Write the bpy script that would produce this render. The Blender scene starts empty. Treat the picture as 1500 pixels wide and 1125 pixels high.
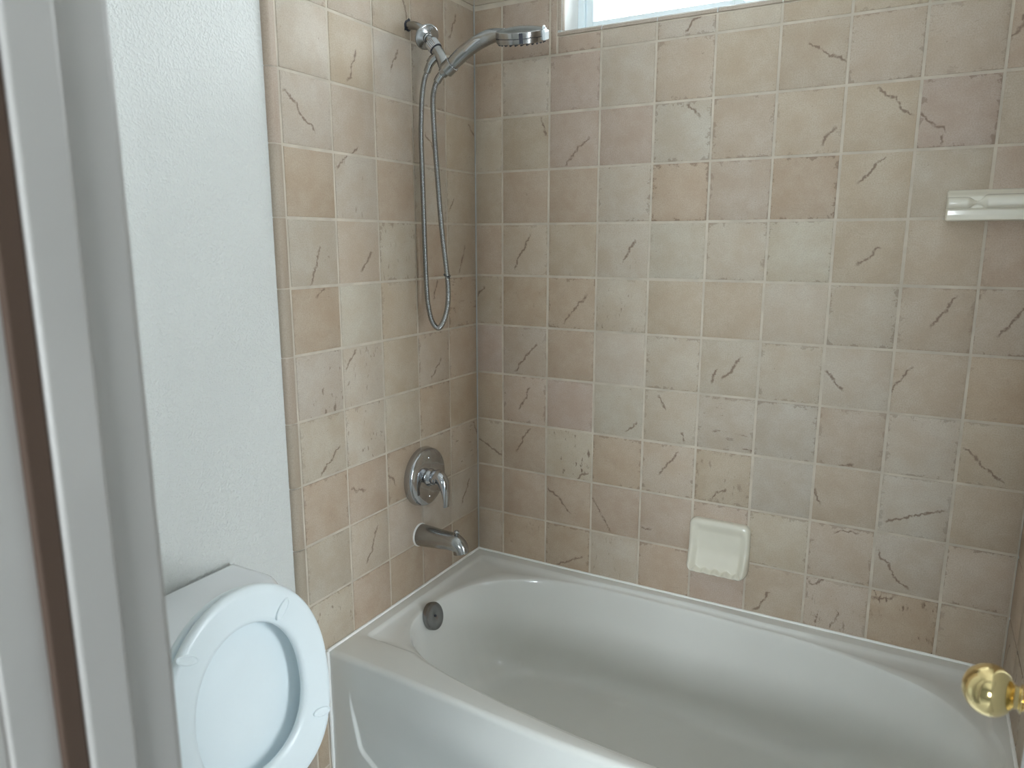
import bpy, bmesh, math, random
from mathutils import Vector, Matrix, noise as mnoise

# ------------------------------------------------------------------ camera, world, light, exposure
scene = bpy.context.scene
COL = scene.collection
Z0 = 1.974                                    # height of tile course line 0 above the floor
P = 0.16                                      # tile pitch
PV = 0.1586                                   # vertical tile pitch

cam_data = bpy.data.cameras.new('camera')
cam_data.sensor_fit = 'HORIZONTAL'
cam_data.sensor_width = 36.0
cam_data.lens = 25.55
cam_data.clip_start = 0.02
cam_data.dof.use_dof = True
cam_data.dof.focus_distance = 2.05
cam_data.dof.aperture_fstop = 5.6
cam = bpy.data.objects.new('camera', cam_data)
COL.objects.link(cam)
right = Vector((0.8721, 0.4894, 0.0003))
down = Vector((0.0943, -0.1673, -0.9814))
fwd = Vector((-0.4802, 0.8559, -0.1921))
cam.matrix_world = Matrix(((right.x, -down.x, -fwd.x, 1.2635),
                           (right.y, -down.y, -fwd.y, -2.0161),
                           (right.z, -down.z, -fwd.z, -0.5288 + Z0),
                           (0, 0, 0, 1)))
scene.camera = cam

scene.view_settings.view_transform = 'Standard'
scene.view_settings.look = 'None'
scene.view_settings.gamma = 1.0
scene.view_settings.use_curve_mapping = False
scene.view_settings.exposure = 0.14
scene.cycles.use_denoising = True
scene.cycles.max_bounces = 14
scene.cycles.diffuse_bounces = 8
scene.cycles.glossy_bounces = 6
scene.cycles.transparent_max_bounces = 12
scene.cycles.caustics_reflective = False
scene.cycles.caustics_refractive = False
scene.cycles.sample_clamp_indirect = 8.0

SKY = 23.5
world = bpy.data.worlds.new('overcast_sky')
scene.world = world
world.use_nodes = True
bg = world.node_tree.nodes['Background']
bg.inputs[0].default_value = (0.88, 0.95, 1.0, 1)
bg.inputs[1].default_value = SKY


def portal(name, loc, rot, sx, sy):
    """window opening marked as a portal, so the sky is sampled through it"""
    ld = bpy.data.lights.new(name, 'AREA')
    ld.shape = 'RECTANGLE'
    ld.size, ld.size_y = sx, sy
    ld.cycles.is_portal = True
    o = bpy.data.objects.new(name, ld)
    o.location = loc
    o.rotation_euler = rot
    COL.objects.link(o)
    return o


WX0, WX1, WZ0, WZ1 = 0.297, 1.223, 2.040, 2.365     # shower window opening
OWX0, OWX1, OWZ0, OWZ1 = 0.72, 2.40, 1.00, 1.82        # unseen window added in the outer room's far wall as fill
OX0, OX1, OY = -1.3, 2.9, -4.3                        # extent of the rooms
VWY0, VWY1, VWZ0, VWZ1 = -1.60, -0.40, 0.40, 1.72     # window at the end of the vanity side
portal('shower_window_portal', ((WX0 + WX1) / 2, 0.20, (WZ0 + WZ1) / 2), (math.radians(-90), 0, 0), WX1 - WX0, WZ1 - WZ0)
portal('fill_window_portal', ((OWX0 + OWX1) / 2, OY - 0.15, (OWZ0 + OWZ1) / 2), (math.radians(90), 0, 0), OWX1 - OWX0, OWZ1 - OWZ0)
portal('vanity_window_portal', (OX1 + 0.15, (VWY0 + VWY1) / 2, (VWZ0 + VWZ1) / 2), (0, math.radians(90), 0), VWZ1 - VWZ0, VWY1 - VWY0)


# ------------------------------------------------------------------ materials
def new_mat(name):
    m = bpy.data.materials.new(name)
    m.use_nodes = True
    nt = m.node_tree
    return m, nt, nt.nodes['Principled BSDF']


def N(nt, typ, **kw):
    n = nt.nodes.new(typ)
    for k, v in kw.items():
        setattr(n, k, v)
    return n


def link(nt, a, b):
    if isinstance(a, (int, float)):
        b.default_value = a
    else:
        nt.links.new(a, b)


def math_(nt, op, a, b=None, c=None, clamp=False):
    n = N(nt, 'ShaderNodeMath', operation=op, use_clamp=clamp)
    link(nt, a, n.inputs[0])
    if b is not None:
        link(nt, b, n.inputs[1])
    if c is not None:
        link(nt, c, n.inputs[2])
    return n.outputs[0]


def mixc(nt, fac, a, b, mode='MIX'):
    n = N(nt, 'ShaderNodeMix', data_type='RGBA', blend_type=mode)
    link(nt, fac, n.inputs[0])
    for s, v in ((n.inputs[6], a), (n.inputs[7], b)):
        if isinstance(v, tuple):
            s.default_value = (*v, 1) if len(v) == 3 else v
        else:
            nt.links.new(v, s)
    return n.outputs[2]


def noise_(nt, vec, scale, detail=3, rough=0.55):
    n = N(nt, 'ShaderNodeTexNoise')
    n.inputs['Scale'].default_value = scale
    n.inputs['Detail'].default_value = detail
    n.inputs['Roughness'].default_value = rough
    if vec is not None:
        nt.links.new(vec, n.inputs['Vector'])
    return n.outputs[0]


def smooth_(nt, val, lo, hi, to0=0.0, to1=1.0):
    n = N(nt, 'ShaderNodeMapRange', interpolation_type='SMOOTHSTEP')
    link(nt, val, n.inputs[0])
    link(nt, lo, n.inputs[1])
    link(nt, hi, n.inputs[2])
    link(nt, to0, n.inputs[3])
    link(nt, to1, n.inputs[4])
    return n.outputs[0]


def bump_(nt, bsdf, h, strength=0.2, dist=0.002):
    b = N(nt, 'ShaderNodeBump')
    b.inputs['Strength'].default_value = strength
    b.inputs['Distance'].default_value = dist
    link(nt, h, b.inputs['Height'])
    nt.links.new(b.outputs[0], bsdf.inputs['Normal'])


def objvec(nt):
    return N(nt, 'ShaderNodeTexCoord').outputs['Object']


def simple(name, col, rough=0.5, metal=0.0, coat=0.0, vary=0.03, vscale=8.0, bump=None):
    """plain material with a slight procedural unevenness of tone"""
    m, nt, b = new_mat(name)
    v = objvec(nt)
    n = noise_(nt, v, vscale, 3)
    f = smooth_(nt, n, 0.3, 0.7)
    c0 = tuple(max(0, c * (1 - vary)) for c in col)
    c1 = tuple(min(1, c * (1 + vary)) for c in col)
    nt.links.new(mixc(nt, f, c0, c1), b.inputs['Base Color'])
    b.inputs['Roughness'].default_value = rough
    b.inputs['Metallic'].default_value = metal
    b.inputs['Coat Weight'].default_value = coat
    b.inputs['Coat Roughness'].default_value = 0.06
    if bump:
        sc, st, ds = bump
        bump_(nt, b, noise_(nt, v, sc, 2), st, ds)
    return m


def tile_material():
    m, nt, b = new_mat('stone_look_tile')
    ov = objvec(nt)
    uvn = N(nt, 'ShaderNodeUVMap', uv_map='tile_uv')
    sep = N(nt, 'ShaderNodeSeparateXYZ')
    nt.links.new(uvn.outputs[0], sep.inputs[0])
    U, V = sep.outputs[0], sep.outputs[1]

    def attr(nm):
        a = N(nt, 'ShaderNodeAttribute', attribute_name=nm)
        s = N(nt, 'ShaderNodeSeparateXYZ')
        nt.links.new(a.outputs['Color'], s.inputs[0])
        return a.outputs['Color'], s.outputs[0], s.outputs[1], s.outputs[2], a.outputs['Alpha']
    tint = attr('tint')
    seed = attr('seed')
    spk = attr('speck')

    def vec(x, y, z):
        c = N(nt, 'ShaderNodeCombineXYZ')
        link(nt, x, c.inputs[0]); link(nt, y, c.inputs[1]); link(nt, z, c.inputs[2])
        return c.outputs[0]
    sx = math_(nt, 'MULTIPLY', seed[1], 37.0)
    sy = math_(nt, 'MULTIPLY', seed[2], 53.0)
    local = vec(math_(nt, 'ADD', U, sx), math_(nt, 'ADD', V, sy), sx)
    cloud = smooth_(nt, noise_(nt, local, 2.2, 4, 0.6), 0.3, 0.72)
    cloud2 = smooth_(nt, noise_(nt, local, 6.5, 4, 0.65), 0.35, 0.7)
    grain = noise_(nt, ov, 330.0, 3, 0.75)
    # cloudy stone look: pale grey-beige to tan inside every tile
    pale = mixc(nt, 1.0, tint[0], (1.05, 1.07, 1.08, 1), 'MULTIPLY')
    tan = mixc(nt, 1.0, tint[0], (0.93, 0.875, 0.815, 1), 'MULTIPLY')
    c = mixc(nt, cloud, pale, tan)
    c = mixc(nt, math_(nt, 'MULTIPLY', cloud2, 0.35), c, mixc(nt, 1.0, tint[0], (0.90, 0.85, 0.81, 1), 'MULTIPLY'))
    c = mixc(nt, smooth_(nt, grain, 0.42, 0.62, 0.0, 0.50), c, mixc(nt, 1.0, tint[0], (0.74, 0.70, 0.66, 1), 'MULTIPLY'))
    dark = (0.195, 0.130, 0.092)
    total = None
    for an in ('vein_a', 'vein_b'):
        _, u0, v0, ang, ln = attr(an)
        du = math_(nt, 'SUBTRACT', U, u0)
        dv = math_(nt, 'SUBTRACT', V, v0)
        ca = math_(nt, 'COSINE', ang)
        sa = math_(nt, 'SINE', ang)
        px = math_(nt, 'ADD', math_(nt, 'MULTIPLY', du, ca), math_(nt, 'MULTIPLY', dv, sa))
        py = math_(nt, 'SUBTRACT', math_(nt, 'MULTIPLY', dv, ca), math_(nt, 'MULTIPLY', du, sa))
        nv = vec(math_(nt, 'ADD', px, sx), sy, 0.0)
        w1 = math_(nt, 'MULTIPLY', math_(nt, 'SUBTRACT', noise_(nt, nv, 3.5, 1), 0.5), 0.20)
        w2 = math_(nt, 'MULTIPLY', math_(nt, 'SUBTRACT', noise_(nt, nv, 16.0, 2), 0.5), 0.085)
        d = math_(nt, 'ABSOLUTE', math_(nt, 'ADD', py, math_(nt, 'ADD', w1, w2)))
        wn = noise_(nt, nv, 11.0, 2)
        wid = smooth_(nt, wn, 0.3, 0.7, 0.013, 0.040)
        line = smooth_(nt, math_(nt, 'DIVIDE', d, wid), 0.25, 1.0, 1.0, 0.0)
        rng = math_(nt, 'MULTIPLY', smooth_(nt, px, 0.0, 0.05), smooth_(nt, math_(nt, 'SUBTRACT', ln, px), 0.0, 0.10))
        brk = smooth_(nt, noise_(nt, local, 17.0, 2), 0.32, 0.52, 0.35, 1.0)
        mk = math_(nt, 'MULTIPLY', math_(nt, 'MULTIPLY', line, rng), brk)
        total = mk if total is None else math_(nt, 'MAXIMUM', total, mk)
    total = math_(nt, 'MULTIPLY', total, 0.80)
    # chips and streaks, upright (speck r) or lying (speck g)
    lu = math_(nt, 'ADD', U, sy)
    lv = math_(nt, 'ADD', V, sx)
    for wgt, ku, kv in ((spk[1], 15.0, 5.0), (spk[2], 5.0, 15.0)):
        n = noise_(nt, vec(math_(nt, 'MULTIPLY', lu, ku), math_(nt, 'MULTIPLY', lv, kv), sx), 1.0, 3, 0.62)
        reg = smooth_(nt, noise_(nt, local, 2.6, 1), 0.42, 0.6)
        k = math_(nt, 'MULTIPLY', smooth_(nt, n, 0.60, 0.67), math_(nt, 'MULTIPLY', reg, wgt))
        total = math_(nt, 'MAXIMUM', total, math_(nt, 'MULTIPLY', k, 0.78))
    # few small pits everywhere
    pit = smooth_(nt, noise_(nt, local, 9.0, 3, 0.7), 0.70, 0.76)
    total = math_(nt, 'MAXIMUM', total, math_(nt, 'MULTIPLY', pit, 0.42))
    # dark tile edges, chips and edge shadow painted in, stronger where speck b says so
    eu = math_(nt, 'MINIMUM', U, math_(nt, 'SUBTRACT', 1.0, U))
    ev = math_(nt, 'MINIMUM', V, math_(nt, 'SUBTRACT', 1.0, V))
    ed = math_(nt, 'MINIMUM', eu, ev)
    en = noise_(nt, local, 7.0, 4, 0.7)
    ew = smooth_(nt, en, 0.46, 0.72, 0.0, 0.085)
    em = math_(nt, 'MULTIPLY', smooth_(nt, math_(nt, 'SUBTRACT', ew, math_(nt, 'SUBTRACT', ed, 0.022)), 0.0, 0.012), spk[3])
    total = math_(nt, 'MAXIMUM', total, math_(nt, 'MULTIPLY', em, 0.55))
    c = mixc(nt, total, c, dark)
    nt.links.new(c, b.inputs['Base Color'])
    b.inputs['Roughness'].default_value = 0.55
    b.inputs['Specular IOR Level'].default_value = 0.40
    h = math_(nt, 'ADD', math_(nt, 'MULTIPLY', cloud2, 0.6), math_(nt, 'MULTIPLY', grain, 0.18))
    h = math_(nt, 'SUBTRACT', h, math_(nt, 'MULTIPLY', total, 1.0))
    bump_(nt, b, h, 0.35, 0.0012)
    return m


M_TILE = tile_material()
M_GROUT = simple('beige_grout', (0.56, 0.495, 0.41), 0.85, vary=0.10, vscale=14, bump=(220, 0.3, 0.001))


def wall_paint():
    m, nt, b = new_mat('orange_peel_wall_paint')
    v = objvec(nt)
    b.inputs['Base Color'].default_value = (0.665, 0.675, 0.655, 1)
    b.inputs['Roughness'].default_value = 0.33
    n1 = noise_(nt, v, 120.0, 2, 0.5)
    n2 = smooth_(nt, noise_(nt, v, 210.0, 1, 0.4), 0.42, 0.68)
    bump_(nt, b, math_(nt, 'ADD', math_(nt, 'MULTIPLY', n1, 0.7), n2), 0.60, 0.0015)
    return m


M_WALL = wall_paint()
M_CEIL = simple('white_ceiling_paint', (0.80, 0.80, 0.78), 0.8, bump=(150, 0.2, 0.001))
M_TRIM = simple('white_trim_paint', (0.475, 0.452, 0.43), 0.42, vary=0.04, vscale=5)
M_BROWN = simple('brown_strip_finish', (0.085, 0.050, 0.033), 0.75)
M_DOOR = simple('white_door_paint', (0.78, 0.80, 0.83), 0.4)
M_FLOOR = simple('pale_floor_vinyl', (0.74, 0.77, 0.79), 0.35, vary=0.03)
M_TUB = simple('white_tub_enamel', (0.70, 0.70, 0.67), 0.16, coat=0.3, vary=0.02, vscale=4)
M_CAULK = simple('white_caulk', (0.88, 0.88, 0.86), 0.5)
M_PORC = simple('white_porcelain', (0.86, 0.88, 0.91), 0.12, coat=0.5, vary=0.01)
M_SEAT = simple('white_seat_plastic', (0.80, 0.87, 0.90), 0.28, vary=0.01)
M_CREAM = simple('cream_glazed_ceramic', (0.74, 0.71, 0.61), 0.13, coat=0.6, vary=0.03)
M_CHROME = simple('polished_chrome', (0.52, 0.53, 0.55), 0.09, metal=1.0, vary=0.02)
M_NICKEL = simple('satin_chrome', (0.39, 0.39, 0.385), 0.20, metal=1.0, vary=0.04, vscale=60)
M_STEEL = simple('dull_steel', (0.26, 0.26, 0.26), 0.25, metal=1.0, vary=0.04, vscale=60)
M_DARK = simple('dark_rubber', (0.02, 0.022, 0.035), 0.5)
M_SPRAY = simple('grey_spray_face', (0.25, 0.26, 0.30), 0.35)
M_CLEAR = simple('milky_white_plastic', (0.85, 0.92, 0.95), 0.2)
M_BRASS = simple('polished_brass', (0.83, 0.66, 0.33), 0.08, metal=1.0, vary=0.04, vscale=30)
M_VINYL = simple('white_window_vinyl', (0.82, 0.88, 0.90), 0.35)
_nt = M_VINYL.node_tree                        # thin hollow vinyl lets some daylight through
_tr = N(_nt, 'ShaderNodeBsdfTranslucent')
_tr.inputs[0].default_value = (0.80, 0.92, 0.95, 1)
_mx = N(_nt, 'ShaderNodeMixShader')
_mx.inputs[0].default_value = 0.07
_nt.links.new(_nt.nodes['Principled BSDF'].outputs[0], _mx.inputs[1])
_nt.links.new(_tr.outputs[0], _mx.inputs[2])
_nt.links.new(_mx.outputs[0], _nt.nodes['Material Output'].inputs[0])


def glass_pane():
    m, nt, b = new_mat('window_glass')
    nt.nodes.remove(b)
    out = nt.nodes['Material Output']
    t = N(nt, 'ShaderNodeBsdfTransparent')
    t.inputs[0].default_value = (0.97, 0.98, 0.98, 1)
    g = N(nt, 'ShaderNodeBsdfGlossy')
    g.inputs['Roughness'].default_value = 0.02
    f = N(nt, 'ShaderNodeFresnel')
    f.inputs[0].default_value = 1.45
    n = noise_(nt, objvec(nt), 3.0, 1)
    mx = N(nt, 'ShaderNodeMixShader')
    nt.links.new(math_(nt, 'MULTIPLY', f.outputs[0], smooth_(nt, n, 0.0, 1.0, 0.9, 1.0)), mx.inputs[0])
    nt.links.new(t.outputs[0], mx.inputs[1])
    nt.links.new(g.outputs[0], mx.inputs[2])
    nt.links.new(mx.outputs[0], out.inputs[0])
    return m


M_GLASS = glass_pane()


# ------------------------------------------------------------------ mesh helpers
class MB:
    """collects vertices and faces of one mesh"""

    def __init__(s):
        s.v, s.f, s.mi = [], [], []

    def add(s, verts, faces, mi=0):
        o = len(s.v)
        s.v += [tuple(v) for v in verts]
        s.f += [tuple(i + o for i in f) for f in faces]
        s.mi += [mi] * len(faces)

    def box(s, x0, x1, y0, y1, z0, z1, mi=0):
        v = [(x, y, z) for z in (z0, z1) for y in (y0, y1) for x in (x0, x1)]
        s.add(v, [(0, 2, 3, 1), (4, 5, 7, 6), (0, 1, 5, 4), (2, 6, 7, 3), (0, 4, 6, 2), (1, 3, 7, 5)], mi)

    def loft(s, rings, cap0=True, cap1=True, closed=True, mi=0, loop=False):
        n = len(rings[0])
        v = [p for r in rings for p in r]
        f = []
        R = len(rings)
        for i in range(R if loop else R - 1):
            a, c = i * n, ((i + 1) % R) * n
            for j in range(n if closed else n - 1):
                k = (j + 1) % n
                f.append((a + j, a + k, c + k, c + j))
        if not loop:
            if cap0:
                f.append(tuple(range(n - 1, -1, -1)))
            if cap1:
                f.append(tuple((R - 1) * n + j for j in range(n)))
        s.add(v, f, mi)

    def lathe(s, center, axis, prof, n=40, mi=0, cap0=True, cap1=True):
        """prof: (distance along axis, radius)"""
        ax = Vector(axis).normalized()
        u = ax.orthogonal().normalized()
        w = ax.cross(u)
        c = Vector(center)
        rings = []
        for d, r in prof:
            rings.append([c + ax * d + (u * math.cos(2 * math.pi * k / n) + w * math.sin(2 * math.pi * k / n)) * r for k in range(n)])
        s.loft(rings, cap0, cap1, mi=mi)

    def tube(s, pts, radii, n=16, mi=0, flat=None, side=None, cap=True):
        """tube swept along pts; flat = per point (side scale, other scale)"""
        pts = [Vector(p) for p in pts]
        rings = []
        u = None
        for i, p in enumerate(pts):
            t = (pts[min(i + 1, len(pts) - 1)] - pts[max(i - 1, 0)]).normalized()
            if u is None:
                u = Vector(side) if side is not None else t.orthogonal()
            u = (u - t * u.dot(t)).normalized()
            w = t.cross(u)
            r = radii[i] if hasattr(radii, '__len__') else radii
            fa, fb = flat[i] if flat else (1, 1)
            rings.append([p + u * (math.cos(2 * math.pi * k / n) * r * fa) + w * (math.sin(2 * math.pi * k / n) * r * fb) for k in range(n)])
        s.loft(rings, cap, cap, mi=mi)

    def build(s, name, mats, parent=None, smooth=True, bevel=None, angle=40, kind=None):
        me = bpy.data.meshes.new(name)
        me.from_pydata(s.v, [], s.f)
        if not isinstance(mats, (list, tuple)):
            mats = [mats]
        for m in mats:
            me.materials.append(m)
        me.polygons.foreach_set('material_index', s.mi)
        bm = bmesh.new()
        bm.from_mesh(me)
        bmesh.ops.recalc_face_normals(bm, faces=bm.faces)
        bm.to_mesh(me)
        bm.free()
        if smooth:
            me.polygons.foreach_set('use_smooth', [True] * len(me.polygons))
            me.set_sharp_from_angle(angle=math.radians(angle))
        o = bpy.data.objects.new(name, me)
        COL.objects.link(o)
        if parent is not None:
            o.parent = parent
            o.matrix_parent_inverse = parent_inverse(parent)
        if bevel:
            b = o.modifiers.new('bevel', 'BEVEL')
            b.width = bevel[0]
            b.segments = bevel[1]
            b.limit_method = 'ANGLE'
            b.harden_normals = False
        if kind:
            o['kind'] = kind
        return o


def parent_inverse(p):
    """meshes are written in room coordinates, so only an Empty's own place has to be undone"""
    return Matrix.Translation(p.location).inverted() if p.type == 'EMPTY' else Matrix.Identity(4)


def thing(name, label, cat, loc, group=None):
    o = bpy.data.objects.new(name, None)
    o.empty_display_size = 0.05
    o.location = loc
    COL.objects.link(o)
    o['label'] = label
    o['category'] = cat
    if group:
        o['group'] = group
    return o


def catmull(pts, per=8, closed=False):
    pts = [Vector(p) for p in pts]
    n = len(pts)
    out = []
    rng = range(n) if closed else range(n - 1)
    for i in rng:
        if closed:
            a, b, c, d = pts[(i - 1) % n], pts[i], pts[(i + 1) % n], pts[(i + 2) % n]
        else:
            a, b, c, d = pts[max(i - 1, 0)], pts[i], pts[i + 1], pts[min(i + 2, n - 1)]
        for k in range(per):
            t = k / per
            out.append(0.5 * ((2 * b) + (c - a) * t + (2 * a - 5 * b + 4 * c - d) * t * t + (3 * b - a - 3 * c + d) * t ** 3))
    if not closed:
        out.append(pts[-1])
    return out


def sstep(a, b, x):
    t = min(1, max(0, (x - a) / (b - a)))
    return t * t * (3 - 2 * t)


# ------------------------------------------------------------------ tiled walls
BASE = (0.508, 0.427, 0.342)
PALE = (0.526, 0.460, 0.380)
TAN = (0.490, 0.393, 0.306)
ROSE = (0.505, 0.412, 0.342)
rnd = random.Random(11)

# per-tile pattern, read off the wall: veins as (u0, v0, u1, v1) in the tile, tint, streaks
LEFT = {  # (column from the corner, row)
    (4, -1): {}, (2, -1): dict(v=[(.7, .9, .9, .3)]),
    (3, 0): dict(v=[(.62, .58, .36, .08)]), (2, 0): dict(v=[(.66, .82, .42, .42)], t='P'), (1, 0): dict(t='P'), (4, 0): dict(t='P'),
    (4, 1): dict(v=[(.05, .75, .62, .25)], t='P'), (3, 1): dict(v=[(.58, .12, .35, .03)]), (1, 1): dict(v=[(.35, .6, .6, .3)]), (0, 1): dict(v=[(.74, .92, .99, .66)]), (2, 1): {},
    (4, 2): dict(t='T'), (3, 2): dict(v=[(.33, .98, .03, .78)], sv=.5, t='P'), (2, 2): dict(t='T'), (0, 2): dict(v=[(.25, .5, .08, .2)]),
    (4, 3): dict(v=[(.66, .6, .38, .03)], t='P'), (3, 3): dict(v=[(.85, .5, .5, .2)]), (2, 3): dict(sv=.8, t='P'), (1, 3): dict(t='T'), (0, 3): dict(v=[(.62, .6, .36, .08)]),
    (4, 4): dict(t='T', v=[(.7, .98, .5, .8)]), (3, 4): dict(t='PP'), (2, 4): {}, (1, 4): dict(v=[(.65, .98, .5, .6)], t='T'), (0, 4): dict(sh=.7, t='T'),
    (4, 5): dict(sv=.9, t='P'), (3, 5): dict(v=[(.3, .98, .06, .62)], sv=.8, t='P'), (1, 5): dict(v=[(.7, .5, .4, .1)]), (2, 5): {},
    (4, 6): dict(v=[(.86, .45, .40, .05)], t='P'), (3, 6): dict(sv=1, t='P'), (2, 6): dict(t='P'), (1, 6): dict(t='T'), (0, 6): dict(t='T'), (0, 5): dict(t='T'),
    (4, 7): dict(t='T'), (3, 7): dict(v=[(.03, .62, .42, .5)], t='T'), (2, 7): dict(v=[(.02, .62, .25, .35)], t='T'), (0, 7): dict(sh=1, v=[(.8, .98, 1, .6)]), (1, 7): {},
    (4, 8): dict(t='P'), (3, 8): dict(v=[(.72, .78, .4, .18)]), (2, 8): {}, (1, 8): dict(t='P'),
    (4, 9): dict(sv=1, t='P'), (3, 9): dict(t='T'), (2, 9): dict(t='T'), (1, 9): dict(t='T'), (4, 10): dict(sv=1),
}
BACK = {  # (column from the corner, row); column 0 is the cut one
    (4, -1): dict(v=[(.45, .1, .95, .55)], t='P'), (6, -1): dict(v=[(.6, .5, .8, .2)]), (5, -1): dict(t='P'),
    (0, 0): dict(sv=.4, t='T'), (1, 0): dict(t='P'), (3, 0): dict(t='P'), (6, 0): dict(v=[(.40, .68, .97, .36)]), (7, 0): {}, (8, 0): dict(sh=.4), (2, 0): dict(t='R'), (5, 0): {},
    (1, 1): dict(v=[(.84, .97, .97, .6)]), (2, 1): dict(v=[(.82, .55, .36, .06)], t='R'), (3, 1): dict(t='R'), (4, 1): dict(v=[(.55, .95, .8, .7)], t='PP'),
    (6, 1): dict(v=[(.9, .45, .68, .16)]), (7, 1): dict(v=[(.42, .95, .92, .5)]), (8, 1): dict(v=[(.03, .56, .35, .22), (.35, .22, .37, .02)], t='R'), (5, 1): {},
    (3, 2): dict(t='P', e=.8), (4, 2): dict(t='T', e=1), (5, 2): {}, (6, 2): dict(t='T', e=1), (7, 2): dict(v=[(.64, .94, .28, .55)]), (8, 2): dict(t='P'), (2, 2): dict(t='T'),
    (1, 3): dict(v=[(.6, .85, .3, .15)]), (2, 3): {}, (3, 3): dict(v=[(.78, .7, .52, .3)], sv=.3, t='P'), (4, 3): dict(t='PP'), (5, 3): dict(t='P'), (6, 3): dict(t='PP'), (7, 3): dict(v=[(.68, .6, .36, .3)]), (8, 3): {},
    (2, 4): dict(v=[(.85, .7, .35, .15)], t='T'), (3, 4): dict(sv=1, t='P'), (4, 4): {}, (7, 4): dict(t='P'), (8, 4): dict(v=[(.75, .9, .45, .4)]), (6, 4): dict(t='P'), (5, 4): {}, (1, 4): dict(t='T', sv=.4),
    (1, 5): dict(v=[(.78, .7, .3, .1)]), (4, 5): dict(t='P'), (5, 5): dict(v=[(.72, .75, .4, .3), (.3, .5, .2, .2)], t='P'), (7, 5): dict(v=[(.02, .6, .35, .3)], t='P'), (3, 5): dict(t='P'), (6, 5): dict(t='P'), (2, 5): dict(t='T'),
    (3, 6): dict(v=[(.9, .35, .66, .12)], t='PP'), (4, 6): dict(v=[(.27, .92, .43, .62), (.74, .28, .8, .04)], t='P'), (5, 6): dict(sh=1.2, t='P'), (6, 6): dict(t='PP'), (7, 6): dict(v=[(.6, .06, .3, .02)]), (8, 6): dict(t='P'), (9, 6): dict(v=[(.05, .6, .6, .1)]), (0, 6): dict(t='T'),
    (0, 7): dict(v=[(.1, .75, .97, .28)]), (1, 7): dict(v=[(.66, .95, .34, .4)], t='T'), (2, 7): dict(sv=1.2, v=[(.95, .2, .65, .02)], t='P'), (3, 7): dict(t='T'), (4, 7): dict(v=[(.7, .9, .35, .4)]), (5, 7): dict(v=[(.62, .3, .3, .08)], sv=.5), (6, 7): dict(t='PP'), (7, 7): dict(v=[(.02, .6, .12, .3)]), (8, 7): dict(t='PP', v=[(.1, .2, .9, .5)]), (9, 7): {},
    (2, 8): dict(v=[(.04, .75, .56, .3)], t='T'), (3, 8): dict(v=[(0, .72, .22, .38), (.22, .38, .42, .05)], t='T'), (4, 8): dict(t='R', v=[(.02, .25, .25, .32)]), (5, 8): dict(t='R'), (6, 8): dict(t='P'), (7, 8): dict(v=[(.35, .9, .75, .96)]), (8, 8): dict(v=[(.03, .7, .52, .12)], t='P'), (1, 8): dict(t='T'), (0, 8): dict(t='T'), (9, 8): {},
    (0, 9): {}, (1, 9): dict(sv=.4, t='T'), (2, 9): dict(v=[(.86, .42, .3, .1)], t='T'), (3, 9): dict(sv=.4, t='P'), (4, 9): dict(t='T', e=.8), (5, 9): dict(t='R'), (6, 9): dict(v=[(.46, .55, .18, .12)]), (7, 9): dict(sv=1, v=[(.05, .85, .35, .97)]), (8, 9): dict(sv=1.2, v=[(.05, .8, .36, .97)], t='T'), (9, 9): {},
}
G = 0.0031                                   # half grout joint


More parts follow.
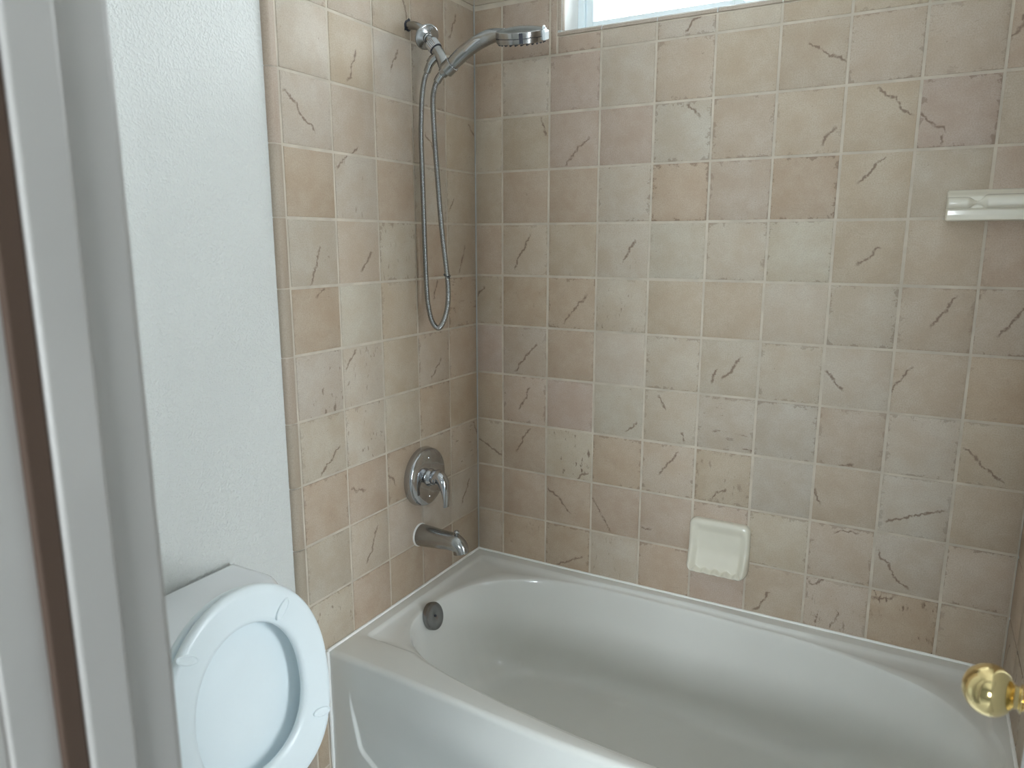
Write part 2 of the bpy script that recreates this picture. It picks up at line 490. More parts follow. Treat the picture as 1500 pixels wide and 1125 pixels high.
class TileWall:
    def __init__(s, O, eu, n, table):
        s.O, s.eu, s.n = Vector(O), Vector(eu), Vector(n)
        s.verts, s.faces, s.uv, s.mi, s.att = [], [], [], [], []
        s.table = table

    def pt(s, u, z, h=0.0):
        p = s.O + s.eu * u + s.n * h
        return (p.x, p.y, z)

    def face(s, pts, uvs, mi, att):
        o = len(s.verts)
        s.verts += pts
        s.faces.append(tuple(range(o, o + len(pts))))
        s.uv += uvs
        s.mi.append(mi)
        s.att.append(att)

    def attrs(s, key):
        d = s.table.get(key)
        r = rnd
        if d is None:
            d = dict(t=r.choice(['', '', 'P', 'T', 'R']))
            if r.random() < .4:
                a = r.random() * .6 + .2
                d['v'] = [(a, .8, a - .25, .3)]
        t = d.get('t', '')
        base = {'': BASE, 'P': PALE, 'PP': (0.525, 0.472, 0.395), 'T': TAN, 'R': ROSE}[t]
        k = 1 + r.uniform(-.045, .045)
        tint = (base[0] * k, base[1] * k, base[2] * k * (1 + r.uniform(-.03, .03)), 1)
        vs = []
        for q in (list(d.get('v', [])) + [None, None])[:2]:
            if q is None:
                vs.append((-5, -5, 0, 0))
            else:
                dx, dy = q[2] - q[0], q[3] - q[1]
                vs.append((q[0], q[1], math.atan2(dy, dx), math.hypot(dx, dy) * 1.08))
        return dict(tint=tint, seed=(r.random(), r.random(), r.random(), 1), va=vs[0], vb=vs[1],
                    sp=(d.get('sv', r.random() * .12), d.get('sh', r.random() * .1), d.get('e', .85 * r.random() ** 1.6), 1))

    def tile(s, u0, u1, z0, z1, key, full, att=None, top=0.0, holes=()):
        """one tile (or the piece left of it) with eased edges; full = uncut extent, for the pattern"""
        if u1 - u0 < 0.012 or z1 - z0 < 0.012:
            return
        att = att or s.attrs(key)
        fu0, fu1, fz0, fz1 = full
        jit = [rnd.uniform(-.0006, .0006) for _ in range(4)]
        a0, a1, b0, b1 = u0 + G + jit[0], u1 - G + jit[1], z0 + G + jit[2], z1 - G + jit[3]
        rings = []
        for ins, h in ((0.0, -0.004), (0.0004, -0.0012), (0.0026, top)):
            rings.append([(a0 + ins, b0 + ins, h), (a1 - ins, b0 + ins, h), (a1 - ins, b1 - ins, h), (a0 + ins, b1 - ins, h)])

        def uv(u, z):
            return ((u - fu0) / (fu1 - fu0), (z - fz0) / (fz1 - fz0))
        for i in range(2):
            for j in range(4):
                k = (j + 1) % 4
                q = (rings[i][j], rings[i][k], rings[i + 1][k], rings[i + 1][j])
                s.face([s.pt(*p) for p in q], [uv(p[0], p[1]) for p in q], 0, att)
        q = rings[2]
        s.face([s.pt(*p) for p in q], [uv(p[0], p[1]) for p in q], 0, att)

    def grout(s, u0, u1, z0, z1, h=-0.0024):
        s.face([s.pt(u0, z0, h), s.pt(u1, z0, h), s.pt(u1, z1, h), s.pt(u0, z1, h)], [(0, 0)] * 4, 1, None)

    def profile(s, prof, z0, z1, att, mi=0, horizontal=False):
        """strip extruded along z (or along u if horizontal): prof = (u or z, height) list"""
        for (a, ha), (b, hb) in zip(prof[:-1], prof[1:]):
            if horizontal:
                q = [s.pt(z0, a, ha), s.pt(z1, a, ha), s.pt(z1, b, hb), s.pt(z0, b, hb)]
            else:
                q = [s.pt(a, z0, ha), s.pt(b, z0, hb), s.pt(b, z1, hb), s.pt(a, z1, ha)]
            deep = min(ha, hb) < -.05
            s.face(q, [(.3, .3), (.5, .3), (.5, .5), (.3, .5)], 2 if deep else mi, None if deep else att)

    def build(s, name):
        me = bpy.data.meshes.new(name)
        me.from_pydata(s.verts, [], s.faces)
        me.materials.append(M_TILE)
        me.materials.append(M_GROUT)
        me.materials.append(M_CEIL)
        me.polygons.foreach_set('material_index', s.mi)
        uvl = me.uv_layers.new(name='tile_uv')
        uvl.data.foreach_set('uv', [c for p in s.uv for c in p])
        z = (0, 0, 0, 1)
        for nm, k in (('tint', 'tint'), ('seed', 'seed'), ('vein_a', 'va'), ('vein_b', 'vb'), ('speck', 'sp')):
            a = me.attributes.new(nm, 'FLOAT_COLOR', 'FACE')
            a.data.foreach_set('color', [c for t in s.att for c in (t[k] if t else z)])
        bm = bmesh.new()
        bm.from_mesh(me)
        bmesh.ops.remove_doubles(bm, verts=bm.verts, dist=1e-6)
        # faces must look out of the wall
        for f in bm.faces:
            f.normal_update()
        bad = [f for f in bm.faces if f.normal.dot(s.n) < -1e-4]
        bmesh.ops.reverse_faces(bm, faces=bad)
        bm.to_mesh(me)
        bm.free()
        me.polygons.foreach_set('use_smooth', [True] * len(me.polygons))
        me.set_sharp_from_angle(angle=math.radians(50))
        o = bpy.data.objects.new(name, me)
        COL.objects.link(o)
        o['kind'] = 'structure'
        return o


L = 1.524                                    # alcove length
RIM = 0.398                                  # tub rim height
CAP = Z0 + 1.045 * P                         # top of full tiles
HC = 2.44                                    # ceiling
TUBF = -0.745


def rowz(r):
    return Z0 - r * PV


def side_wall(name, x, nx, table):
    w = TileWall((x, 0, 0), (0, -1, 0), (nx, 0, 0), table)
    for c in range(0, 5):
        for r in range(-2, 13):
            z1, z0 = rowz(r), rowz(r + 1)
            z1 = min(z1, CAP)
            u0, u1 = c * P, (c + 1) * P
            full = (u1, u0, rowz(r + 1), rowz(r)) if nx > 0 else (u0, u1, rowz(r + 1), rowz(r))
            att = w.attrs((c, r))
            if z0 < RIM:
                if c == 4:
                    if z1 > RIM:                             # above the rim, full width
                        w.tile(u0, u1, RIM + .002, z1, (c, r), full, att)
                    lo = max(z0, 0.0)
                    w.tile(0.756, u1, lo, min(z1, RIM + .002), (c, r), full, att)
                elif z1 > RIM:
                    w.tile(u0, u1, RIM - .01, z1, (c, r), full, att)
            else:
                w.tile(u0, u1, z0, z1, (c, r), full, att)
    w.grout(0, 0.806, 0, CAP)
    # radius bullnose column down the outer edge, one piece per course
    for r in range(-2, 13):
        z1, z0 = min(rowz(r), CAP + .05), max(rowz(r + 1), 0)
        if z1 - z0 < .01:
            continue
        att = dict(w.attrs(('b', r)))
        att['tint'] = (0.445 + rnd.uniform(-.02, .02), 0.375, 0.305, 1)
        att['va'] = att['vb'] = (-5, -5, 0, 0)
        R = 0.0125
        prof = [(0.8034, -.003), (0.8036, -0.0008), (0.805, 0), (0.8185, 0)]
        prof += [(0.8185 + R * math.sin(a), -R + R * math.cos(a)) for a in [math.radians(k * 10) for k in range(1, 10)]]
        w.profile(prof, z0 + .0014, z1 - .0014, att)
        g = [(u - (.0012 if u > .81 else 0), h - .0016) for u, h in prof]
        w.profile(g, z0 - .0016, z0 + .0016, None, 1)
    # bullnose cap along the top
    cap_row(w, 0, 0.83)
    return w.build(name)


def cap_row(w, u0, u1, step=P):
    u = u0
    R = 0.011
    while u < u1 - .005:
        e = min(u + step, u1)
        att = dict(w.attrs(('c', round(u, 3))))
        att['tint'] = (0.52, 0.455, 0.38, 1)
        att['va'] = att['vb'] = (-5, -5, 0, 0)
        zb = CAP + .0035
        prof = [(zb, -.003), (zb + .0006, .0), (zb + .034, 0)] + [(zb + .034 + R * math.sin(math.radians(a)), -R + R * math.cos(math.radians(a))) for a in range(10, 91, 10)]
        w.profile(prof, u + .0016, e - .0016, att, horizontal=True)
        u = e
    w.profile([(CAP - .004, -.0017), (CAP + .045, -.0125)], u0, u1, None, 1, horizontal=True)


side_wall('wall_left_tiled', 0.0, 1, LEFT)
side_wall('wall_right_tiled', L, -1, {})

# back wall with the window opening
w = TileWall((0, 0, 0), (1, 0, 0), (0, -1, 0), BACK)
RB = 0.016
ox0, ox1, oz0 = WX0 - RB, WX1 + RB, WZ0 - RB
oz1 = WZ1 + RB
cols = [0, 0.6078 * P] + [(0.6078 + k) * P for k in range(1, 9)] + [L]
for c in range(len(cols) - 1):
    u0, u1 = cols[c], cols[c + 1]
    fu0 = u1 - P if c == 0 else u0
    fu1 = u0 + P if c == len(cols) - 2 else u1
    for r in range(-2, 11):
        z1, z0 = min(rowz(r), CAP) + .0009, rowz(r + 1) + .0009
        if z1 <= RIM:
            continue
        z0 = max(z0, RIM - .01)
        full = (fu0, fu1, rowz(r + 1), rowz(r))
        att = w.attrs((c, r))
        if z1 <= oz0 or u1 <= ox0 or u0 >= ox1:
            w.tile(u0, u1, z0, z1, (c, r), full, att)
        else:
            lo = max(u0, ox0)
            hi = min(u1, ox1)
            w.tile(u0, lo, z0, z1, (c, r), full, att)
            w.tile(hi, u1, z0, z1, (c, r), full, att)
            w.tile(lo, hi, z0, oz0, (c, r), full, att)
w.grout(0, ox0, RIM - .01, CAP)
w.grout(ox1, L, RIM - .01, CAP)
w.grout(ox0, ox1, RIM - .01, oz0)
# radius bullnose round the opening and its plain white return
DEP = 0.105
arc = [math.radians(a) for a in range(0, 91, 10)]


def edge_prof(base, sgn):
    pr = [(base + sgn * .0006, -.003), (base + sgn * .0012, 0.0)]
    pr += [(base + sgn * (.0012 + (RB - .0012) * math.sin(a)), -RB + RB * math.cos(a)) for a in arc]
    pr += [(base + sgn * RB, -DEP)]
    return pr


def plain_att():
    a = dict(w.attrs(('e', 0)))
    a['tint'] = (0.47, 0.40, 0.335, 1)
    a['va'] = a['vb'] = (-5, -5, 0, 0)
    return a


w.profile(edge_prof(ox0, 1), WZ0, oz1, plain_att())
w.profile(edge_prof(ox1, -1), WZ0, oz1, plain_att())
u = ox0
for e in [c for c in cols if ox0 + .03 < c < ox1 - .03] + [ox1]:
    w.profile(edge_prof(oz0, 1), u + (.0016 if u > ox0 else 0), e - (.0016 if e < ox1 else 0), plain_att(), horizontal=True)
    u = e
w.profile([(oz0 - .001, -.0017), (oz0 + RB - .0012, -RB), (oz0 + RB - .0012, -DEP)], ox0, ox1, None, 1, horizontal=True)
w.profile([(oz1, 0), (oz1 - RB, -.006), (oz1 - RB, -DEP)], ox0, ox1, plain_att(), horizontal=True)
for a, b in ((0, ox0), (ox1, L)):
    cap_row(w, a, b)
w.build('wall_back_tiled')

# painted shell
TH = 0.12
DY0, DY1 = -1.679, -1.80                     # door wall, bathroom face and outer face
JX0, JX1 = 0.75, 1.366                       # clear doorway
DH = 2.03
mb = MB(); mb.box(-0.0125 - TH, -0.0125, DY0, 0.15, 0, HC); mb.build('wall_left_painted', M_WALL, kind='structure')
mb = MB(); mb.box(L + 0.0125, L + TH, -0.829, 0.15, 0, HC); mb.build('wall_right_painted', M_WALL, kind='structure')
mb = MB(); mb.box(L + TH, OX1, 0.004, 0.15, 0, HC); mb.build('wall_vanity_back', M_WALL, kind='structure')
mb = MB()
mb.box(-.0125, L + .0125, 0.004, 0.15, 0, WZ0 - .004)
mb.box(-.0125, WX0 - .004, 0.004, 0.15, WZ0 - .004, HC)
mb.box(WX1 + .004, L + .0125, 0.004, 0.15, WZ0 - .004, HC)
mb.box(WX0 - .004, WX1 + .004, 0.004, 0.15, WZ1 + .004, HC)
mb.build('wall_back_backing', M_WALL, kind='structure')
mb = MB()
mb.box(OX0, JX0 - .02, DY1, DY0, 0, HC)
mb.box(JX1 + .02, OX1, DY1, DY0, 0, HC)
mb.box(JX0 - .02, JX1 + .02, DY1, DY0, DH + .02, HC)
mb.build('wall_front', M_WALL, kind='structure')
mb = MB(); mb.box(OX0 - TH, OX0, OY - TH, DY0, 0, HC); mb.build('wall_outer_left', M_WALL, kind='structure')
mb = MB()
mb.box(OX1, OX1 + TH, OY - TH, VWY0, 0, HC); mb.box(OX1, OX1 + TH, VWY1, 0.15, 0, HC)
mb.box(OX1, OX1 + TH, VWY0, VWY1, 0, VWZ0); mb.box(OX1, OX1 + TH, VWY0, VWY1, VWZ1, HC)
mb.build('wall_outer_right', M_WALL, kind='structure')
mb = MB()
mb.box(OX0, OWX0, OY - TH, OY, 0, HC); mb.box(OWX1, OX1, OY - TH, OY, 0, HC)
mb.box(OWX0, OWX1, OY - TH, OY, 0, OWZ0); mb.box(OWX0, OWX1, OY - TH, OY, OWZ1, HC)
mb.build('wall_outer_back', M_WALL, kind='structure')
mb = MB(); mb.box(OX0 - TH, OX1 + TH, OY - TH, 0.15, HC, HC + .1); mb.build('ceiling', M_CEIL, kind='structure')
mb = MB(); mb.box(OX0 - TH, OX1 + TH, OY - TH, 0.15, -0.1, 0); mb.build('floor', M_FLOOR, kind='structure')
mb = MB(); mb.box(-.0125, 0.0, DY0, -0.84, 0, 0.09); mb.build('baseboard_left', M_TRIM, kind='structure', bevel=(.003, 2))


# ------------------------------------------------------------------ windows
def window(name, a0, a1, z0, z1, depth, d, axis, flat=False):
    """vinyl slider: outer frame and two sashes with panes; the opening runs along axis, d = side of the outdoors"""
    root = bpy.data.objects.new(name, None)
    root.location = ((a0 + a1) / 2, depth, z0) if axis == 'x' else (depth, (a0 + a1) / 2, z0)
    COL.objects.link(root)
    root['kind'] = 'structure'

    def bar(mb, p0, p1, q0, q1, b0, b1):
        q0, q1 = sorted((q0, q1))
        if axis == 'x':
            mb.box(p0, p1, q0, q1, b0, b1)
        else:
            mb.box(q0, q1, p0, p1, b0, b1)

    def rect(mb, p0, p1, b0, b1, wd, q0, q1):
        bar(mb, p0, p0 + wd, q0, q1, b0, b1)
        bar(mb, p1 - wd, p1, q0, q1, b0, b1)
        bar(mb, p0 + wd, p1 - wd, q0, q1, b0, b0 + wd)
        bar(mb, p0 + wd, p1 - wd, q0, q1, b1 - wd, b1)
    mb = MB()
    rect(mb, a0, a1, z0, z1, 0.020, depth, depth + d * .06)
    mb.build('window_frame', M_VINYL, root, bevel=(.002, 2))
    mid = (a0 + a1) / 2
    for p0, p1, q in ((a0 + .020, mid + .015, depth + d * .012), (mid - .015, a1 - .020, depth + d * .034)):
        mb = MB()
        rect(mb, p0, p1, z0 + .020, z1 - .020, 0.024, q, q + d * .02)
        fr = mb.build('window_sash', M_VINYL, root, bevel=(.002, 2))
        mb = MB()
        bar(mb, p0 + .02, p1 - .02, q + d * .008, q + d * .012, z0 + .038, z1 - .038)
        mb.build('pane', M_GLASS, fr)
    return root


window('window_1', WX0, WX1, WZ0, WZ1, DEP, 1, 'x')
window('fill_window', OWX0, OWX1, OWZ0, OWZ1, OY - .03, -1, 'x')  # unseen window, added to throw fill light on the back wall
window('window_3', VWY0, VWY1, VWZ0, VWZ1, OX1 + .03, 1, 'y')

# ------------------------------------------------------------------ doorway
mb = MB()
for x, s in ((JX0, -1), (JX1, 1)):
    a, b = sorted((x, x + s * .018))
    mb.box(a, b, DY1, DY0, 0, DH)
mb.box(JX0 - .018, JX1 + .018, DY1, DY0, DH, DH + .018)
jamb = mb.build('trim_1', M_TRIM, kind='structure', bevel=(.0015, 2))
mb = MB()
mb.box(JX0, JX0 + .011, -1.754, -1.720, 0, DH - .011)
mb.box(JX1 - .011, JX1, -1.754, -1.720, 0, DH - .011)
mb.box(JX0, JX1, -1.754, -1.720, DH - .011, DH)
mb.build('door_stop', M_TRIM, jamb, bevel=(.003, 3))
mb = MB(); mb.box(JX0, JX0 + .0075, -1.771, -1.754, 0, DH - .011)  # narrow plain brown strip beside the door stop
o = mb.build('brown_strip', M_BROWN, jamb, bevel=(.002, 2)); o['label'] = 'brown strip along the white door stop'
mb = MB()
for s, x in ((-1, JX0 - .005), (1, JX1 + .005)):
    for ya, yb in ((DY0, DY0 + .006), (DY1 - .012, DY1)):
        a, b = sorted((x, x + s * .057))
        mb.box(a, b, ya, yb, 0, DH + .06)
for ya, yb in ((DY0, DY0 + .006), (DY1 - .012, DY1)):
    mb.box(JX0 - .005, JX1 + .005, ya, yb, DH + .005, DH + .06)
mb.build('trim_2', M_TRIM, kind='structure', bevel=(.002, 2))

# door, open into the room
hinge = Vector((1.362, -1.680, 0))
tip = Vector((1.4165, -1.072, 0))
dd = (tip - hinge).normalized()
dn = Vector((dd.y, -dd.x, 0))                # away from the viewer, towards the right wall
DW = (tip - hinge).length


def dpt(s, h, z):
    p = hinge + dd * s + dn * h
    return (p.x, p.y, z)


def dbox(mb, s0, s1, h0, h1, z0, z1):
    v = [dpt(s, h, z) for z in (z0, z1) for h in (h0, h1) for s in (s0, s1)]
    mb.add(v, [(0, 2, 3, 1), (4, 5, 7, 6), (0, 1, 5, 4), (2, 6, 7, 3), (0, 4, 6, 2), (1, 3, 7, 5)])


mb = MB(); dbox(mb, 0.002, DW, 0, 0.035, 0.012, DH - .005)
door = mb.build('door_1', M_DOOR, kind='structure', bevel=(.002, 2))
for z0, z1 in ((0.2, 0.85), (1.07, 1.85)):
    mb = MB()
    for h0, h1 in ((-.006, 0.0), (.035, .041)):
        a, b, t = .11, DW - .11, .022
        dbox(mb, a, b, h0, h1, z0, z0 + t); dbox(mb, a, b, h0, h1, z1 - t, z1)
        dbox(mb, a, a + t, h0, h1, z0 + t, z1 - t); dbox(mb, b - t, b, h0, h1, z0 + t, z1 - t)
    mb.build('panel_moulding', M_DOOR, door, bevel=(.003, 2))
KZ = 0.959
kprof = [(0.0, .0295), (.003, .0295), (.006, .027), (.0075, .016), (.009, .0125), (.0105, .0125), (.0120, .0155), (.0135, .0155), (.015, .0122)]
kc, kr = 0.0410, 0.0285
kprof += [(kc + kr * math.sin(math.radians(a)) * (.95 if a > 0 else .86), kr * math.cos(math.radians(a))) for a in range(-62, 90, 8)] + [(kc + kr * .95, 0.0008)]
for side in (-1, 1):
    mb = MB()
    base = Vector(dpt(DW - .058, 0 if side < 0 else .035, KZ))
    mb.lathe(base, dn * side, kprof, 48)
    o = mb.build('door_knob', M_BRASS, door)
    o['label'] = 'polished brass round door knob'
mb = MB(); dbox(mb, DW - .0005, DW + .0015, .006, .029, KZ - .028, KZ + .028); mb.build('latch_plate', M_BRASS, door)
for z in (.22, 1.0, 1.8):
    mb = MB(); mb.lathe((hinge.x + .002, hinge.y + .006, z), (0, 0, 1), [(0, .005), (.085, .005)], 16); mb.build('hinge', M_BRASS, door)


# ------------------------------------------------------------------ bathtub
def bow(x):
    return TUBF - .031 * math.sin(math.pi * x / L) ** 2


LIP = [(.14, -.577), (.198, -.618), (.265, -.648), (.422, -.682), (.64, -.709), (.881, -.722), (1.1, -.708), (1.27, -.655), (1.40, -.56),
       (1.472, -.44), (1.482, -.32), (1.428, -.205), (1.33, -.128), (1.12, -.070), (.90, -.055), (.70, -.050), (.45, -.053), (.29, -.082), (.175, -.152), (.108, -.235), (.077, -.36), (.085, -.49)]
lip = [(p.x, p.y) for p in catmull([(x, y, 0) for x, y in LIP], 10, True)]
CX, CY, SX, SY = 0.78, -0.385, 0.70, 0.33


def ray_poly(poly, th):
    dx, dy = SX * math.cos(th), SY * math.sin(th)
    best = None
    n = len(poly)
    for i in range(n):
        x1, y1 = poly[i][0] - CX, poly[i][1] - CY
        x2, y2 = poly[(i + 1) % n][0] - CX, poly[(i + 1) % n][1] - CY
        den = dx * (y2 - y1) - dy * (x2 - x1)
        if abs(den) < 1e-12:
            continue
        t = (x1 * (y2 - y1) - y1 * (x2 - x1)) / den
        s_ = (x1 * dy - y1 * dx) / den
        if t > 0 and -1e-9 <= s_ <= 1 + 1e-9:
            best = t if best is None else max(best, t)
    return (CX + dx * best, CY + dy * best)


def rrect(x0, x1, y0, y1, r, bowed=0.0, seg=6):
    out = []
    for cx_, cy_, a0 in ((x1 - r, y1 - r, 0), (x0 + r, y1 - r, 90), (x0 + r, y0 + r, 180), (x1 - r, y0 + r, 270)):
        for k in range(seg + 1):
            a = math.radians(a0 + 90 * k / seg)
            out.append((cx_ + r * math.cos(a), cy_ + r * math.sin(a)))
    fin = []
    n = len(out)
    for i in range(n):
        a, b = out[i], out[(i + 1) % n]
        m = 24 if math.hypot(a[0] - b[0], a[1] - b[1]) > .1 else 1
        for k in range(m):
            t = k / m
            x, y = a[0] + (b[0] - a[0]) * t, a[1] + (b[1] - a[1]) * t
            if bowed and y < -.5:
                y -= bowed * math.sin(math.pi * x / L) ** 2
            fin.append((x, y))
    return fin


outer = rrect(0.001, L - .001, TUBF + .014, -0.001, .004, .031)
angs = set(2 * math.pi * k / 220 for k in range(220))
for cx_, cy_ in ((0.001, -0.001), (L - .001, -0.001), (0.001, TUBF + .014), (L - .001, TUBF + .014)):
    angs.add(math.atan2((cy_ - CY) / SY, (cx_ - CX) / SX) % (2 * math.pi))
for x in (0.04, L - .042):
    for y in (-.05, -.635):
        angs.add(math.atan2((y - CY) / SY, (x - CX) / SX) % (2 * math.pi))
angs = sorted(angs)


def ring(poly, z):
    return [(*ray_poly(poly, a), z) for a in angs]


def inset(poly_in, poly_out, k):
    """ring k of the way from the lip to the outer outline, but never beyond"""
    return [(a[0] + (b[0] - a[0]) * k, a[1] + (b[1] - a[1]) * k) for a, b in zip(poly_in, poly_out)]


R_out = ring(outer, 0)
R_lip = ring(lip, 0)
step_o = ring(rrect(.036, L - .036, -.640, -.040, .016), 0)
step_i = ring(rrect(.047, L - .047, -.640 + .006, -.058, .02), 0)


def clampring(r, z, minout=0.004):
    """keep the ledge ring outside the basin lip"""
    out = []
    for p, q in zip(r, R_lip):
        dp, dq = math.hypot(p[0] - CX, p[1] - CY), math.hypot(q[0] - CX, q[1] - CY)
        if dp < dq + minout:
            k = (dq + minout) / dq
            p = (CX + (q[0] - CX) * k, CY + (q[1] - CY) * k)
        out.append((p[0], p[1], z))
    return out


def mixring(a, b, t, z):
    return [(p[0] + (q[0] - p[0]) * t, p[1] + (q[1] - p[1]) * t, z) for p, q in zip(a, b)]


def rimz(p):
    return RIM


tub_root = thing('bathtub', 'white enamelled alcove bathtub with chrome overflow plate below the tub spout', 'bathtub', (L / 2, -.385, 0))
mb = MB()
rings = [[(p[0], p[1], RIM) for p in R_out]]
so = clampring(step_o, RIM, .020)
si = clampring(step_i, RIM - .012, .012)
rings.append(mixring(R_out, so, .92, RIM))
rings.append([(p[0], p[1], RIM - .0012) for p in so])
rings.append(mixring(so, si, .5, RIM - .0062))
rings.append([(p[0], p[1], RIM - .0118) for p in si])


def ldep(p, q):                                  # deck height just outside the lip
    return p


lipz = [r[2] for r in rings[-1]]
rings.append([(q[0] + (p[0] - q[0]) * .35, q[1] + (p[1] - q[1]) * .35, z) for p, q, z in zip(si, R_lip, lipz)])
rings.append([(p[0], p[1], z - .0022) for p, z in zip(R_lip, lipz)])
floor_poly = rrect(.215, 1.17, -.615, -.165, .16)
R_fl = ring(floor_poly, 0)
mid_poly = rrect(.155, 1.30, -.655, -.105, .19)
R_mid = ring(mid_poly, 0)
BOT = 0.085
DEPTH = RIM - .014 - BOT
for k, (f, g) in enumerate(((.012, .006), (.035, .03), (.07, .10), (.13, .25), (.20, .42), (.27, .58), (.35, .72), (.46, .84), (.58, .92), (.72, .97), (.86, .993), (1.0, 1.0))):
    rr = []
    for a, b in zip(R_lip, R_fl):
        rr.append((a[0] + (b[0] - a[0]) * f, a[1] + (b[1] - a[1]) * f, RIM - .014 - DEPTH * g))
    rings.append(rr)
rings.append([(CX - .1 + (p[0] - CX + .1) * .55, CY + (p[1] - CY) * .55, BOT - .003) for p in R_fl])
rings.append([(CX - .1 + (p[0] - CX + .1) * .1, CY + (p[1] - CY) * .1, BOT - .005) for p in R_fl])
mb.loft(rings, cap0=False, cap1=True)
basin = mb.build('basin', M_TUB, tub_root, angle=75)
# apron with the embossed panel
mb = MB()
nx, nz = 240, 120
grid = []
for j in range(nz + 1):
    row = []
    for i in range(nx + 1):
        q_ = i / nx
        x = .001 + (L - .002) * (q_ * .36 if q_ < .4 else (.144 + (q_ - .4) / .2 * .712 if q_ < .6 else 1 - (1 - q_) * .36))
        t = j / nz
        y0 = bow(x)
        if j <= 8:                                # rolled front edge
            a = math.radians(90 * j / 8)
            y = y0 + .014 - .014 * math.sin(a)
            z = RIM - .014 + .014 * math.cos(a)
        else:
            z = (RIM - .014) * (1 - (j - 8) / (nz - 8))
            y = y0
            xe = min(x, L - x)
            zz = z
            xl = .069 + .030 * sstep(.29, .09, zz) + .05 * sstep(.165, .095, zz) ** 2
            d = min(xe - xl, (zz - .080) * .9)
            fade = sstep(.318, .19, zz)
            y += .0085 * sstep(-.0025, .0035, d) * fade
        row.append((x, y, z))
    grid.append(row)
v = [p for r in grid for p in r]
f = [(j * (nx + 1) + i, j * (nx + 1) + i + 1, (j + 1) * (nx + 1) + i + 1, (j + 1) * (nx + 1) + i) for j in range(nz) for i in range(nx)]
mb.add(v, f)
mb.build('apron', M_TUB, tub_root, angle=80)
# overflow plate on the drain end wall
oc = Vector((.1000, -.4065, RIM - .0360))
on_ = Vector((.955, 0.02, .30)).normalized()
mb = MB(); mb.lathe(oc - on_ * .014, on_, [(0, .0400), (.0125, .0405), (.0150, .0392), (.0162, .0355), (.0166, .006), (.0158, .0045), (.0158, .0005)], 48)
plate = mb.build('overflow_plate', M_STEEL, tub_root); plate['label'] = 'round chrome overflow plate'
mb = MB(); mb.lathe(oc + on_ * .0010, on_, [(0, .0035), (.0022, .0035), (.0030, .002)], 16)
mb.build('screw', M_DARK, plate)
mb = MB(); mb.lathe((.30, -.39, BOT - .004), (0, 0, 1), [(0, .034), (.004, .033), (.005, .026), (.003, .020), (.003, .0005)], 40)
mb.build('drain', M_NICKEL, tub_root)

# caulk lines along the tub
mb = MB()
cz = RIM


def bead(pts, r=.0045):
    mb.tube(pts, [r * (1 + .25 * mnoise.noise(Vector(p) * 30)) for p in pts], 8)


bead([(.0015, TUBF - .003 + (-.001 - TUBF + .003) * k / 40, cz + .001) for k in range(41)])
bead([(.001 + (L - .002) * k / 80, -.0015, cz + .001) for k in range(81)], .0042)
bead([(L - .0015, TUBF + (-.001 - TUBF) * k / 40, cz + .001) for k in range(41)])
bead([(.0015, TUBF - .003, .004 + (cz - .003) * k / 30) for k in range(31)], .0048)
bead([(L - .0015, TUBF - .003, .004 + (cz - .003) * k / 30) for k in range(31)], .0048)
mb.build('trim_3', M_CAULK, kind='structure')

# ------------------------------------------------------------------ shower arm and bracket
SY0 = -0.334


def S(x, z, y=SY0):
    return (x, y, z + Z0)


t = thing('shower_mount', 'chrome shower arm with flange and swivel bracket at the wall hole', 'shower mount', S(0, .034))
mb = MB()
arm = catmull([S(-.012, .036), S(.016, .035), S(.038, .027), S(.058, .007), S(.078, -.018), S(.090, -.034)], 8)
mb.tube(arm, .0105, 20)
mb.build('pipe', M_NICKEL, t)
mb = MB()
hr = [.0135 + .0055 * abs(mnoise.noise(Vector((k * .9, 3.1, 0)))) + (.006 if k in (4, 5, 15) else 0) for k in range(24)]
hole = [[S(xx, .036 + math.sin(2 * math.pi * k / 24) * r_ * f_, SY0 + math.cos(2 * math.pi * k / 24) * r_ * f_) for k, r_ in enumerate(hr)] for xx, f_ in ((-.002, 1), (.0012, 1), (.0014, .6))]
mb.loft(hole)
o = mb.build('wall_gap', M_DARK, t); o['label'] = 'dark ragged gap in the tile round the pipe'
adir = Vector((.030, 0, -.036)).normalized()
fdir = (adir - fwd * .55).normalized()
mb = MB(); mb.lathe(S(.063, .000), fdir, [(-.005, .0105), (-.006, .029), (-.003, .0332), (-.001, .0335), (.0008, .0320), (.0016, .0290), (.0028, .018), (.0050, .0135), (.0095, .0125), (.010, .0110)], 48)
fl = mb.build('flange', M_NICKEL, t); fl['label'] = 'round chrome wall flange slipped out along the arm'
mb = MB()
mb.add([], [])
kn = []
for k in range(72):
    kn.append(1.0 if k % 3 else .93)
ax = adir; uu = ax.orthogonal().normalized(); ww = ax.cross(uu)
c0 = Vector(S(.0735, -.0125))
prof = [(0, .0145), (.0025, .0175), (.004, .0185), (.023, .0185), (.026, .0175), (.0265, .014)]
mb.loft([[c0 + ax * d + (uu * math.cos(2 * math.pi * k / 72) + ww * math.sin(2 * math.pi * k / 72)) * r * (kn[k] if .003 < d < .024 else 1) for k in range(72)] for d, r in prof])
mb.build('swivel_nut', M_CHROME, t, angle=20)
mb = MB(); mb.lathe(c0 + ax * .0262, ax, [(0, .0172), (.002, .0172)], 32); mb.build('gasket', M_DARK, t)
mb = MB()
bdir = Vector((.34, 0, -1)).normalized()
b0 = c0 + ax * .027
mb.tube(catmull([b0, b0 + ax * .012, b0 + ax * .022 + bdir * .004, b0 + ax * .024 + bdir * .022, b0 + ax * .025 + bdir * .034], 6), [.0155 - .00005 * i for i in range(25)], 24)
